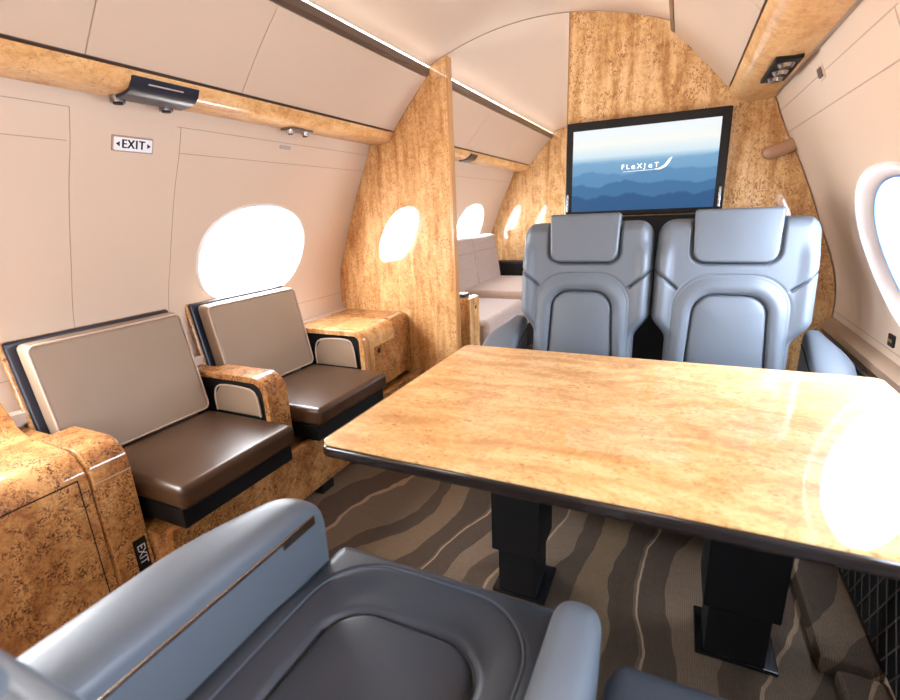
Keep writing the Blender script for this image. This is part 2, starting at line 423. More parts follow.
# ------------------------------------------------------------------ fittings on the left valance
f_l = lambda u, v, a: (CX-u, a, v)
def off(pts, d):   # panel hugging the valance curve
    return pts
t = thing('service_panel', 'dark navy reading light panel on the wood valance above the exit sign', 'service panel', (CX-.83, 1.04, 1.54))
pan = [(.768, 1.582), (.778, 1.562), (.796, 1.546), (.822, 1.538), (.868, 1.534), (.868, 1.546), (.826, 1.549), (.800, 1.556), (.785, 1.570), (.778, 1.584)]
fin('panel', prism(pan[:5]+[(.868, 1.5445), (.826, 1.5475), (.800, 1.5545), (.785, 1.5685), (.7775, 1.5825)], f_l, .972, 1.185, r=.003), M_navy, t, 30)
fin('slot', rbox(CX-.7785, CX-.7735, 1.02, 1.13, 1.565, 1.569, .001, 1), M_grey, t)
for yy in (.985, 1.135):
    b = cyl((CX-.875, yy, 1.548), (0, 0, -1), .020, .022); o = fin('air_nozzle', b, M_dkchrome, t)
    fin('nozzle_eye', cyl((CX-.875, yy, 1.5265), (0, 0, -1), .013, .004), M_matte, o and t)
def nozzle_strip(y0, label, small=True):
    t = thing('air_vent_strip', label, 'air vent', (CX-.87, y0+.06, 1.54))
    fin('strip', rbox(CX-.90, CX-.845, y0, y0+.14, 1.536, 1.546, .003, 2), M_darktrim, t)
    for q in (.025, .115):
        fin('air_nozzle', cyl((CX-.872, y0+q, 1.537), (0, 0, -1), .016, .014), M_chrome, t)
        fin('nozzle_eye', cyl((CX-.872, y0+q, 1.5235), (0, 0, -1), .009, .003), M_matte, t)
nozzle_strip(1.66, 'small chrome air vents under the wood valance near the wood partition')
nozzle_strip(3.10, 'small air vents under the valance beyond the partition')
t = thing('reading_lamp_panel', 'small dark reading panel on the valance beyond the partition', 'service panel', (CX-.8, 3.5, 1.54))
fin('panel', prism(pan, f_l, 3.42, 3.56, r=.003), M_navy, t, 30)
# latch plate on the wall under the vents
def on_wall(side, y, z, u, v, d=.003):
    """local frame on the side wall: u along the cabin, v up the wall"""
    p = wallpt(side, y, z, -d); q = wallpt(side, y, z+.01, -d)
    tt = (q-p).normalized(); return p+Vector((0, 1, 0))*(u if side < 0 else -u)+tt*v
def plate(name, side, y, z, w, h, m, parent=None, d=.003, r=.004, u0=0, v0=0):
    pts = []
    for cx_, cy_, a0 in ((w/2-r, h/2-r, 0), (-w/2+r, h/2-r, 90), (-w/2+r, -h/2+r, 180), (w/2-r, -h/2+r, 270)):
        for k in range(5):
            a = R_(a0+k*22.5); pts.append((cx_+math.cos(a)*r+u0, cy_+math.sin(a)*r+v0))
    bm = prism(pts, lambda u, v, a: on_wall(side, y, z, u, v, a), -.004, d); return fin(name, bm, m, parent, 30)
o = plate('wall_latch', -1, 1.735, 1.483, .065, .016, M_grey); tag(o, 'small grey latch plate on the wall under the air vents', 'latch')
# exit sign
t = thing('exit_sign', 'black on white EXIT sign with arrows on the left wall', 'sign', on_wall(-1, 1.075, 1.43, 0, 0))
plate('frame', -1, 1.07, 1.432, .132, .049, M_seam, t, .004)
plate('face', -1, 1.07, 1.432, .123, .040, mat('sign_white', (.9, .9, .92), .4), t, .0055)
bm = bmesh.new()
for ch, dx in (('E', -.030), ('X', -.0085), ('I', .0095), ('T', .0265)):
    for jj in (-.0011, 0, .0011): text_bm(ch, .038, lambda u, v, dx=dx, jj=jj: on_wall(-1, 1.07, 1.432, u*.85+dx+jj, v, .0062), bm)
for s in (-1, 1):
    vs = [bm.verts.new(on_wall(-1, 1.07, 1.432, s*a, b, .0062)) for a, b in ((.056, 0), (.044, .008), (.044, -.008))]; bm.faces.new(vs)
fin('lettering', bm, M_matte, t, 0)

# ------------------------------------------------------------------ fittings on the right valance and wall
t = thing('air_vent', 'dark oblong panel of chrome air nozzles on the right burl valance', 'air vent', (CX+.862, 1.85, 1.54))
fin('panel', rbox(CX+.832, CX+.898, 1.70, 1.985, 1.536, 1.548, .003, 2), M_matte, t)
for yy in (1.75, 1.84, 1.93):
    o = fin('air_nozzle', cyl((CX+.865, yy, 1.538), (0, 0, -1), .022, .012, r2=.016), M_dkchrome, t)
    fin('nozzle_eye', cyl((CX+.865, yy, 1.5265), (0, 0, -1), .012, .002), M_navy, t)
t = thing('wall_sensor', 'tiny dark brown fitting on the upper right wall', 'fitting', on_wall(1, 1.74, 1.502, 0, 0))
plate('surround', 1, 1.74, 1.502, .052, .040, M_bin, t, .003, .006); plate('insert', 1, 1.74, 1.502, .036, .026, M_darktrim, t, .006, .004)
t = thing('wall_socket', 'small black socket under the right window', 'socket', on_wall(1, 1.757, .765, 0, 0))
plate('plate', 1, 1.757, .765, .046, .036, M_matte, t, .004, .004)
plate('contact', 1, 1.757, .765, .012, .010, M_chrome, t, .006, .002, -.008); plate('contact', 1, 1.757, .765, .012, .010, M_chrome, t, .006, .002, .009)
# tan rounded bar beside the television
M_tanbar = leather('tan_bar_leather', (.40, .22, .13), .4)
b = tube(smooth_line([(.300, 2.325, 1.350), (.34, 2.322, 1.363), (.400, 2.325, 1.386)], 8), .025, n=16)
bmesh.ops.create_uvsphere(b, u_segments=16, v_segments=10, radius=.0248, matrix=Matrix.Translation((.300, 2.325, 1.350)))
bmesh.ops.scale(b, vec=(1, .6, 1), verts=b.verts, space=Matrix.Translation((0, -2.335, 0)))
o = fin('tan_bar', b, M_tanbar, loc=(.34, 2.335, 1.367)); tag(o, 'tan rounded bar on the burl panel right of the television', 'handle')

# ------------------------------------------------------------------ right ledge, side panel, carpeted step
lp = [(.600, .712), (.612, .70), (.60, .665), (.574, .655), (.568, .665), (.572, .686)]
o = fin('window_ledge', prism(lp, lambda u, v, a: (u-.006, a, v), -.9, 2.347, r=0), M_ledge, smooth=30, loc=(.57, .7, .64)); tag(o, 'tan ledge running along the right wall under the window', 'ledge')
lp = [(-.612-1.26+.63-.0, 0)]
t = thing('mesh_side_pocket', 'black netted pocket low on the right side wall under the table', 'pocket', (.545, 1.1, .05))
fin('backing', rbox(.536, .548, .12, 2.34, .066, .660, .004, 2), M_matte, t)
bm = bmesh.new()
for k in range(-12, 30):
    a = (.542, .55+k*.06, .08); L = .5
    y0, z0, y1, z1 = a[1], .08, a[1]+.28, .58
    if y0 < .56: z0 += (.56-y0)*(.5/.28); y0 = .56
    if y1 > 1.74: z1 -= (y1-1.74)*(.5/.28); y1 = 1.74
    if y1 > y0 and z1 > z0: tube([(.5345, y0, z0), (.5345, y1, z1)], .0018, bm, 5)
    y0, z0, y1, z1 = a[1], .58, a[1]+.28, .08
    if y0 < .56: z0 -= (.56-y0)*(.5/.28); y0 = .56
    if y1 > 1.74: z1 += (y1-1.74)*(.5/.28); y1 = 1.74
    if y1 > y0 and z0 > z1: tube([(.5345, y0, z0), (.5345, y1, z1)], .0018, bm, 5)
fin('netting', bm, mat('net_cord', (.10, .085, .08), .6), t)
t = thing('carpeted_step', 'carpeted duct ledge along the floor at the right wall', 'floor ledge', (.49, 1.4, 0))
fin('upper_section', rbox(.415, .545, 1.235, 2.34, .001, .062, .012, 3), M_carpet, t)
fin('lower_section', rbox(.445, .545, .1, 1.225, .001, .045, .012, 3), M_carpet, t)

o = fin('back_shade_panel', rbox(-.44, .31, 2.318, 2.3515, .02, 1.130, .004, 2), M_matte, loc=(-.065, 2.335, .02)); tag(o, 'black panel standing in for shade behind the blue seats below the television', 'panel')  # added black sheet in place of the shade behind the seats
# ------------------------------------------------------------------ television
t = thing('television', 'wide television showing misty blue mountains, mounted above the blue seats', 'television', (-.165, 2.34, 1.15))
TX0, TX1, TZ0, TZ1 = -.482, .156, 1.135, 1.532
bm = rbox(TX0, TX1, 2.305, 2.349, TZ0, TZ1, .006, 3); fin('casing', bm, mat('tv_bezel', (.006, .006, .007), .35, spec=.25), t)
def screenmat():
    m = bpy.data.materials.new('screen'); m.use_nodes = True; k = NT(m)
    tc = k.n('ShaderNodeTexCoord'); sp = k.n('ShaderNodeSeparateXYZ'); k.l(tc.outputs['Object'], sp.inputs[0])
    X, Z = sp.outputs[0], sp.outputs[2]
    zt = k.math('DIVIDE', k.math('SUBTRACT', Z, TZ0-1.15+.02), TZ1-TZ0-.05)
    col = k.ramp(zt, [(.0, (.012, .06, .17)), (.35, (.06, .18, .36)), (.60, (.26, .46, .65)), (.66, (.62, .76, .84)), (.80, (.86, .88, .84)), (1, (.80, .86, .90))])
    for lev, amp, sc, seed, c in ((.60, .09, 5, 0, (.17, .36, .56)), (.48, .12, 6, 3, (.085, .23, .43)), (.34, .14, 7, 6, (.035, .13, .29)), (.20, .14, 8, 9, (.016, .075, .20))):
        cb = k.n('ShaderNodeCombineXYZ'); k.l(X, cb.inputs[0]); cb.inputs[1].default_value = seed
        nn = k.noise(cb.outputs[0], sc, 4)
        h = k.math('ADD', k.math('MULTIPLY', k.math('SUBTRACT', nn, .5), amp*2), lev)
        d = k.math('MULTIPLY', k.math('SUBTRACT', h, zt), 40); cl = k.n('ShaderNodeClamp'); k.l(d, cl.inputs[0])
        fade = k.math('MULTIPLY', cl.outputs[0], .75)
        col = k.mix(fade, col, c)
    k.b.inputs['Base Color'].default_value = (.01, .01, .01, 1); k.b.inputs['Roughness'].default_value = .3; k.b.inputs['Specular IOR Level'].default_value = .08
    k.l(col, k.b.inputs['Emission Color']); k.b.inputs['Emission Strength'].default_value = 1.12
    return m
fin('screen', rbox(TX0+.030, TX1-.034, 2.3025, 2.306, TZ0+.022, TZ1-.036, 0), screenmat(), t, 0)
M_logo = mat('logo_white', (.9, .9, .9), .5, emit=(.95, .97, 1), es=.9)
bm = bmesh.new(); lx = -.238; lz = 1.335
for ch, dx, sc in (('F', 0, 1.1), ('L', .020, 1.1), ('e', .042, 1.3), ('X', .067, 1.1), ('J', .088, 1.1), ('e', .110, 1.3), ('T', .134, 1.1)):
    text_bm(ch, .025*sc, lambda u, v, dx=dx, sc=sc: (lx+dx+u*1.05, 2.3022, lz+v+(.0 if sc == 1 else .0)), bm)
sw = [(.118, -.017), (.145, -.013), (.165, -.001), (.180, .020), (.1925, .028), (.182, .006), (.168, -.010), (.148, -.018)]
bm.faces.new([bm.verts.new((lx+a, 2.3022, lz+b)) for a, b in sw])
bm.faces.new([bm.verts.new((lx+a, 2.3022, lz+b)) for a, b in [(0, -.0185), (.12, -.0170), (.12, -.0185), (0, -.0195)]])
fin('logo', bm, M_logo, t, 0)
for xx in (TX0+.006, TX1-.020):
    fin('side_grip', rbox(xx, xx+.010, 2.299, 2.306, TZ0+.02, TZ0+.10, .003, 2), M_dkchrome, t)

# ------------------------------------------------------------------ conference table
t = thing('conference_table', 'long glossy burl wood conference table with two black pedestals', 'table', (-.07, 1.25, 0))
x0, x1, y0, y1 = -.649, .502, .694, 1.489
def rr(x0, x1, y0, y1, r, n=6):
    out = []
    for cx_, cy_, a0 in ((x1-r, y1-r, 0), (x0+r, y1-r, 90), (x0+r, y0+r, 180), (x1-r, y0+r, 270)):
        for k in range(n+1):
            a = R_(a0+90*k/n); out.append((cx_+math.cos(a)*r, cy_+math.sin(a)*r))
    return out
idf = lambda u, v, a: (u, v, a)
fin('edge_band', prism(rr(x0, x1, y0, y1, .022), idf, .694, .7275, r=.012, seg=4), M_edgeband, t, 40)
fin('tabletop', prism(rr(x0+.004, x1-.004, y0+.004, y1-.004, .020), idf, .720, .7305, r=.002, seg=2), M_table, t, 40)
for px, wd in ((-.372, .150), (.222, .172)):
    leg = fin('pedestal', rbox(px-wd/2, px+wd/2, 1.17, 1.335, .17, .693, .004, 2), M_matte, t)
    fin('column', rbox(px-wd/2+.016, px+wd/2-.014, 1.185, 1.32, .012, .175, .004, 2), M_matte, leg)
    fin('base_plate', rbox(px-wd/2-.004, px+wd/2+.016, 1.18, 1.345, .001, .014, .003, 2), M_black, leg)

# ------------------------------------------------------------------ blue conference seats (built facing -Y, origin on the floor)
BZ0, BZT = .42, 1.128
def box_sdf(x, z, a, zt, r):          # arch open at the bottom
    qx, qz = abs(x)-(a-r), z-(zt-r)
    return math.hypot(max(qx, 0), max(qz, 0))+min(max(qx, qz), 0)-r
def sstep(a, b, x):
    t = max(0, min(1, (x-a)/(b-a))); return t*t*(3-2*t)
def seg_d(px, pz, ax, az, bx, bz):
    vx, vz = bx-ax, bz-az; t = max(0, min(1, ((px-ax)*vx+(pz-az)*vz)/(vx*vx+vz*vz)))
    return math.hypot(px-ax-vx*t, pz-az-vz*t)
def hw(z):
    h = .190+.051*sstep(.705, .795, z)-.006*sstep(.95, 1.1, z)
    r = .055
    if z > BZT-r: h -= r-math.sqrt(max(0, r*r-(z-(BZT-r))**2))
    return h
def pad_a(z): return .108+.012*max(0, min(1, (.872-z)/.25))
def back_h(x, z):
    s = abs(x)/hw(z)
    e = min((hw(z)-abs(x)), (BZT-z)*1.0+.0)
    rnd = 1-math.sqrt(max(0, 1-(1-min(1, max(0, e)/.045))**2))
    h = .062-.062*rnd
    dp = box_sdf(x, z, pad_a(z), .872, .062)
    da = box_sdf(x, z, .172, .938, .115)
    h += .018*sstep(.172, .228, abs(x))*(1-sstep(1.0, 1.06, z))*(1 if e > .0 else 0)*(1-rnd)   # wings
    if dp < 0: h += -.004+.014*(1-math.exp(dp/.035))
    else: h += .010*math.exp(-((dp-.028)/.022)**2)
    h -= .012*math.exp(-(dp/.0045)**2)
    h -= .0035*math.exp(-(da/.003)**2)+.002*math.exp(-((da+.010)/.0025)**2)
    # headrest recess
    q = max(abs(x)-(.125-.0*z), .975-z); rq = .045
    qx, qz = abs(x)-(.128-rq), (.974+rq)-z
    dh = math.hypot(max(qx, 0), max(qz, 0))+min(max(qx, qz), 0)-rq
    h -= .020*sstep(.010, -.006, dh)
    for s_ in (-1, 1):
        d = seg_d(x, z, s_*.245, .958, s_*.166, .890)
        h -= .013*math.exp(-(d/.0045)**2)
    return h
def backrest_bm():
    bm = bmesh.new(); NU, NV = 150, 210
    def P(u, v):
        z = BZ0+(BZT-BZ0)*v; s = 2*u-1
        s = math.copysign(1-(1-abs(s))**1.25, s)
        x = s*hw(z); return Vector((x, -back_h(x, z), z-BZ0))
    grid(P, NU, NV, bm)
    def B(u, v):
        z = BZ0+(BZT-BZ0)*v; s = 2*u-1; x = s*hw(z)
        e = min(hw(z)-abs(x), BZT-z); r = 1-math.sqrt(max(0, 1-(1-min(1, max(0, e)/.05))**2))
        return Vector((x, .075*(1-r), z-BZ0))
    grid(B, 30, 40, bm)
    bmesh.ops.holes_fill(bm, edges=[e for e in bm.edges if e.is_boundary and all(v.co.z < 1e-4 for v in e.verts)], sides=0)
    return bm
def line_on_back(pts2, r, lift=0., bm=None):
    return tube([(x, -back_h(x, z)-lift, z-BZ0) for x, z in pts2], r, bm, 6)
def arch_pts(afn, zt, r, z0, n=10):
    L = [(-afn(z0+(zt-r-z0)*i/16), z0+(zt-r-z0)*i/16) for i in range(17)]
    a = afn(zt-r)
    L += [(-(a-r)-r*math.cos(R_(90*i/n)), zt-r+r*math.sin(R_(90*i/n))) for i in range(1, n+1)]
    L += [((a-r)*(-1+2*i/6), zt) for i in range(1, 6)]
    Rr = [(-x, z) for x, z in L[:17+n][::-1]]
    return L+Rr
def cushion_h(x, y):   # x across, y: 0 back .. .47 front
    h = .49-.42
    e = min(.245-abs(x), .475-y); rnd = 1-math.sqrt(max(0, 1-(1-min(1, max(0, e)/.035))**2)); h -= .03*rnd
    da = box_sdf(x, y, .203, .440, .125); dp = box_sdf(x, y, .142, .342, .08)
    h -= .012*sstep(.0, -.07, da)*(1 if dp > 0 else 1)
    if dp < 0: h += .006-.016*math.exp(dp/.03)*.6
    h -= .010*math.exp(-(dp/.006)**2); h -= .003*math.exp(-(da/.003)**2)
    h += .010*sstep(.19, .24, abs(x))*(1-sstep(.24, .36, y))
    return h
def cushion_bm():
    bm = bmesh.new()
    def P(u, v):
        x, y, R0 = (2*u-1)*.245, .475*v, .055
        cx_, cy_ = abs(x)-(.245-R0), y-(.475-R0)
        if cx_ > 0 and cy_ > 0:                       # rounded front corners
            m = max(cx_, cy_)/math.hypot(cx_, cy_); x = math.copysign(.245-R0+cx_*m, x); y = .475-R0+cy_*m
            e = R0-max(cx_, cy_)
            rnd = 1-math.sqrt(max(0, 1-(1-min(1, e/.035))**2)); return Vector((x, .20-y, min(.42+cushion_h(x, y), .49+.01-.03*rnd)))
        return Vector((x, .20-y, .42+cushion_h(x, y)))
    grid(P, 110, 110, bm)
    b = []
    # sides and underside
    def ring(z, inset):
        return [bm.verts.new((x*(1-inset/.245), y, z)) for x, y in rr(-.245, .245, -.275+inset, .20, .05, 8)]
    z1 = ring(.462, 0); z2 = ring(.35, 0); z3 = ring(.34, .012)
    n = len(z1)
    for A, Bq in ((z1, z2), (z2, z3)):
        for i in range(n): bm.faces.new((A[i], A[(i+1) % n], Bq[(i+1) % n], Bq[i]))
    bm.faces.new(z3); return bm
def armrest_bm(side, xi, wmid, yb, yf, ztop, zbot=.25, far=False):
    """xi inner offset, wmid width; yb back, yf front (negative)"""
    bm = bmesh.new(); NS = 40; NP = 22; rings = []
    for k in range(NS+1):
        t = k/NS; q = 1-(1-t)**1.6; y = yb+(yf-yb)*q
        nose = math.sqrt(max(0, 1-max(0, (q-.88)/.12)**2.2))
        if far:
            wv = wmid*(.50+.50*sstep(0, .75, q)); zt = ztop+.010-.085*q**1.4; nose = 1
        elif wmid > .1:
            wv = wmid*(1-.45*max(0, (q-.45)/.55)**2); zt = ztop-.010*sstep(.5, 1, q)-.045*(1-nose)
        else:
            wv = wmid*(1-.10*q); zt = ztop-.012*sstep(.5, 1, q)-.03*(1-nose)
        ww = wv*(.45+.55*nose) if wmid > .1 else wv*(.62+.38*nose)
        shift = 0 if wmid > .1 else (wv-ww)/2
        ring = []
        zs = zt-.045
        pts = [(0, zbot), (0, zbot+(zs-zbot)*.5), (0, zs-.004)]
        for i in range(NP+1):
            a = math.pi*(1-i/NP); cxx = .5+.5*math.copysign(abs(math.cos(a))**.75, math.cos(a)); pts.append((cxx*ww, zs+(zt-zs)*math.sin(a)**.62))
        pts += [(ww, zs-.004), (ww*.97, zbot+(zs-zbot)*.5), (ww*.9, zbot)]
        for u, z in pts: ring.append(bm.verts.new((side*(xi+shift+u), y, z)))
        rings.append(ring)
    for A, Bq in zip(rings, rings[1:]):
        for i in range(len(A)): bm.faces.new((A[i], A[(i+1) % len(A)], Bq[(i+1) % len(A)], Bq[i]))
    bm.faces.new(rings[0]); bm.faces.new(rings[-1][::-1])
    return bm
MESH = {}
def seat(label, loc, rz, recline, cushion_mat, outer_side, arm_z, outer_w, inner_arm, arm_y=(.30, -.245)):
    t = thing('conference_chair', label, 'chair', loc, 'blue-grey leather seats around the table', rz, world=False)
    def part(key, mk, m, name, par=t, smooth=50):
        if key in MESH:
            o = bpy.data.objects.new(name, MESH[key]); COL.objects.link(o); o.parent = par; return o
        o = fin(name, mk(), m, par, smooth); MESH[key] = o.data; return o
    bk = part('back', backrest_bm, M_blue, 'backrest'); bk.location = (0, .20, BZ0); bk.rotation_euler = (-recline, 0, 0)
    def pipes():
        bm = line_on_back(arch_pts(pad_a, .872, .062, .46), .0026, .001)
        for s_ in (-1, 1): line_on_back([(s_*(.240-.072*i/8), .954-.062*i/8) for i in range(9)], .0028, -.001, bm)
        return bm
    part('pipe', pipes, M_pipe, 'piping', bk)
    part('pipe2', lambda: line_on_back(arch_pts(lambda z: .172, .938, .115, .46), .0013, -.0005), M_pipelt, 'stitch_line', bk)
    def head():
        bm = bmesh.new(); r = .035; pts = []
        for cx_, cz_, a0, rr_ in ((.118, 1.150, 0, .012), (-.118, 1.150, 90, .012), (-.086, 1.016, 180, .038), (.086, 1.016, 270, .038)):
            pass
        top, bot = 1.152, .980
        out = []
        for k in range(7): a = R_(90*k/6); out.append((.126-.010+.010*math.cos(a), top-.010+.010*math.sin(a)))
        for k in range(7): a = R_(90+90*k/6); out.append((-.126+.010+.010*math.cos(a), top-.010+.010*math.sin(a)))
        for k in range(9): a = R_(180+90*k/8); out.append((-.121+.036+.036*math.cos(a), bot+.036+.036*math.sin(a)))
        for k in range(9): a = R_(270+90*k/8); out.append((.121-.036+.036*math.cos(a), bot+.036+.036*math.sin(a)))
        prism(out, lambda u, v, a: (u, a-.030*sstep(1.0, 1.15, v)*0, v-BZ0), -.072, -.030, bm, r=.010, seg=5)
        prism([(x*.92, (z-1.06)*.9+1.06) for x, z in out], lambda u, v, a: (u, a, v-BZ0), -.032, .02, bm)
        return bm
    hd = part('head', head, M_blue, 'headrest'); hd.location = bk.location; hd.rotation_euler = bk.rotation_euler
    def hpipe():
        out = [(-.128, 1.10), (-.128, 1.06), (-.122, 1.012), (-.112, .990), (-.09, .977), (-.04, .974), (.04, .974), (.09, .977), (.112, .990), (.122, 1.012), (.128, 1.06), (.128, 1.10)]
        return tube([(p.x, -.046, p.z-BZ0) for p in smooth_line([(x, 0, z) for x, z in out], 4)], .004, n=6)
    part('hpipe', hpipe, M_pipe, 'headrest_piping', hd)
    ck = 'cush' + cushion_mat.name
    cu = part(ck, cushion_bm, cushion_mat, 'seat_cushion'); cu.location = (0, -.028, 0); cu.scale = (1.03, 1, 1)
    def cpipe():
        def ln(fn, zt, r, z0, rad, bm=None, lift=.001):
            return tube([(x, .20-y, .42+cushion_h(x, y)+lift) for x, y in arch_pts(fn, zt, r, z0)], rad, bm, 6)
        return ln(lambda z: .142, .342, .08, .02, .0024)
    part('cpipe', cpipe, M_pipe, 'piping', cu)
    def cpipe2():
        a = [(x, .20-y, .42+cushion_h(x, y)+.0015) for x, y in arch_pts(lambda z: .203, .440, .125, .02)]
        return tube(a, .0026, None, 6)
    part('cpipe2', cpipe2, M_pipelt, 'welt', cu)
    if arm_z > .7: cu.location = (0, .10, 0); cu.scale = (.965, .5, 1)
    if loc[0] > .2: cu.location = (0, .012, 0)
    key = 'arm%s%.3f%.3f%.3f' % (outer_side, arm_z, outer_w, arm_y[0])
    ar = part(key, lambda: armrest_bm(outer_side, .243, outer_w, arm_y[0], arm_y[1], arm_z, far=arm_z > .7), M_blue, 'armrest')
    def goldtrim():
        bm = bmesh.new(); s_ = outer_side; z = arm_z-.047
        if arm_z > .7:
            L = []
            for k_ in range(12):
                q = k_/11*.97; L.append((s_*.2425, arm_y[0]+(arm_y[1]-arm_y[0])*q, arm_z+.010-.085*q**1.4-.055))
            return tube(L, .003, bm, 6)
        rbox(min(s_*.2405, s_*.2445), max(s_*.2405, s_*.2445), arm_y[1]+.05, arm_y[0]-.01, z-.004, z+.004, .001, 1, bm)
        rbox(min(s_*.240, s_*.2445), max(s_*.240, s_*.2445), arm_y[1]+.028, arm_y[1]+.115, z-.016, z+.004, .001, 1, bm); return bm
    part(key+'g', goldtrim, M_gold if cushion_mat is M_blueshade else M_pipe, 'metal_trim', ar)
    if inner_arm:
        part('iarm%s' % outer_side, lambda: armrest_bm(-outer_side, .243, .084, .22, -.235, .603), M_blue, 'armrest')
    def shell():
        bm = rbox(-.235, .235, -.20, .24, .20, .345, .03, 4); return bm
    sp_ = part('shell', shell, M_blueshade, 'seat_pan')
    def base():
        bm = rbox(-.16, .16, -.12, .17, .03, .205, .02, 3); rbox(-.2, .2, -.17, .21, .001, .035, .008, 2, bm); return bm
    bs = part('base', base, M_matte, 'swivel_base')
    if arm_z > .7: sp_.location = (0, .12, 0); sp_.scale = (1, .5, 1); bs.location = (0, .20, 0); bs.scale = (1, .4, 1)
    return t
seat('blue-grey leather seat behind the table, left of the pair below the television', (-.311, 1.625, 0), 0, R_(6), M_blue, -1, .735, .135, False, (.31, .085))
seat('blue-grey leather seat behind the table, right of the pair by the window wall', (.174, 1.625, 0), 0, R_(6), M_blue, 1, .735, .112, False, (.31, .085))
seat('blue-grey leather seat seen from above at the front, with shade-darkened piped cushion and wide armrest', (-.375, .405, 0), math.pi, R_(21), M_blueshade, 1, .652, .140, True)
seat('blue-grey leather seat at the bottom edge, cushion showing right of the narrow armrest', (.205, .380, 0), math.pi, R_(23), M_blueshade, -1, .658, .085, False)

# ------------------------------------------------------------------ left side furniture
# plinth under the seats
t = thing('bench_plinth', 'low burl wood plinth running under the brown seats', 'plinth', (-1.45, 1.3, 0))
pp = [(-1.296, .300), (-1.340, .045), (-1.40, .045), (-1.40, .001), (-1.62, .001), (-1.66, .27), (-1.335, .27), (-1.322, .300)]
fin('front_panel', prism(pp, lambda u, v, a: (u, a, v), .736, 2.349), M_cab, t, 20)
fin('toe_foot', rbox(-1.385, -1.335, 1.42, 1.50, .001, .045, .004, 2), M_matte, t)
# near cabinet
def waterfall(xb, xf, zt, zb, r, th=None):
    pts = [(xb, zt), (xf-r, zt)]
    pts += [(xf-r+r*math.sin(R_(90*i/10)), zt-r+r*math.cos(R_(90*i/10))) for i in range(1, 11)]
    if th is None: return pts+[(xf+.0, zb), (xb, zb)]
    q = pts+[(xf, zb), (xf-th, zb)]
    q += [(xf-r+(r-th)*math.sin(R_(90*i/10)), zt-r+(r-th)*math.cos(R_(90*i/10))) for i in range(10, -1, -1)]
    return q+[(xb, zt-th)]
fy = lambda u, v, a: (u, a, v)
XW = -1.812
t = thing('side_cabinet', 'large burl wood cabinet with rounded top at the left edge', 'cabinet', (-1.62, .2, 0))
cw = waterfall(-1.70, -1.432, .588, .001, .085); cw[0:1] = [(XW, .700), (-1.80, .692), (-1.74, .620), (-1.69, .594)]; cw[-1] = (XW+.012, .001); cw[0] = (XW+.006, .700)
fin('carcass', prism(cw, fy, -.9, .626, r=.003), M_cab, t, 30)
fin('drawer_joint', rbox(-1.436, -1.4312, -.20, .602, .05, .520, 0), M_matte, t)
fin('drawer_front', rbox(-1.440, -1.4285, -.197, .599, .053, .517, .003, 2), M_cab, t)
fin('back_filler', rbox(XW, -1.661, .628, .668, .30, .589, .003, 2), M_cab, t)
# arm end of the cabinet next to the first seat
def arm(name, label, y0, y1, xf, zt, zb, panel_side_y=None, full=False):
    t = thing(name, label, 'divider', (-1.6, (y0+y1)/2, zb))
    fin('wood_top', prism(waterfall(-1.69, xf, zt, zb, .075, .026), fy, y0, y1, r=.004), M_cab, t, 30)
    fin('back_filler', rbox(XW, -1.689, y0, 1.298, zt-.026, zt, .002, 2), M_cab, t)
    fin('back_core', rbox(XW, -1.689, y0+.012, 1.298, zb, zt-.026, 0), M_matte, t)
    core = waterfall(-1.69, xf-.028, zt-.028, zb, .05)
    fin('core', prism(core, fy, y0+.012, y1-.012), M_matte, t, 30)
    yp = y0+.008
    pnl = [(-1.665, .440), (-1.665, .505), (-1.625, .552), (-1.47, .552), (-1.432, .520), (-1.425, .440)]
    fin('side_pad', prism(pnl, fy, yp-.006, yp+.006, r=.003), M_taupe, t, 30)
    fin('pad_welt', tube([(x, yp-.006, z) for x, z in smooth_line2(pnl)], .0035, n=6), M_cream, t)
    return t
def smooth_line2(p):
    return [(a.x, a.z) for a in smooth_line([(x, 0, z) for x, z in p], 4)]
arm('console_divider', 'burl wood armrest between the two brown seats', 1.232, 1.338, -1.372, .603, .303)
t = thing('cabinet_post', 'broad burl armrest post between the left cabinet and the first brown seat', 'post', (-1.6, .68, .3))
fin('post', prism(waterfall(-1.66, -1.418, .590, .001, .075), fy, .629, .732, r=.004), M_cab, t, 30)
fin('joint_line', rbox(-1.425, -1.4172, .630, .731, .492, .495, 0), M_seam, t)
# proximity exit marker
t2 = thing('low_exit_marker', 'small black upright marker with pale letters on the post beside the first brown seat', 'sign', (-1.419, .70, .20))
fin('plate', rbox(-1.4215, -1.4165, .683, .722, .155, .265, .002, 2), M_matte, t2)
bm = text_bm('EXIT', .034, lambda u, v: (-1.4160, .7025-v, .21+u))
for v in bm.verts: pass
bm2 = bmesh.new(); bm.free()
bm = text_bm('EXIT', .034, lambda u, v: (-1.4160, .7025+v, .21-u))
fin('lettering', bm, mat('marker_letters', (.55, .58, .62), .5), t2, 0)
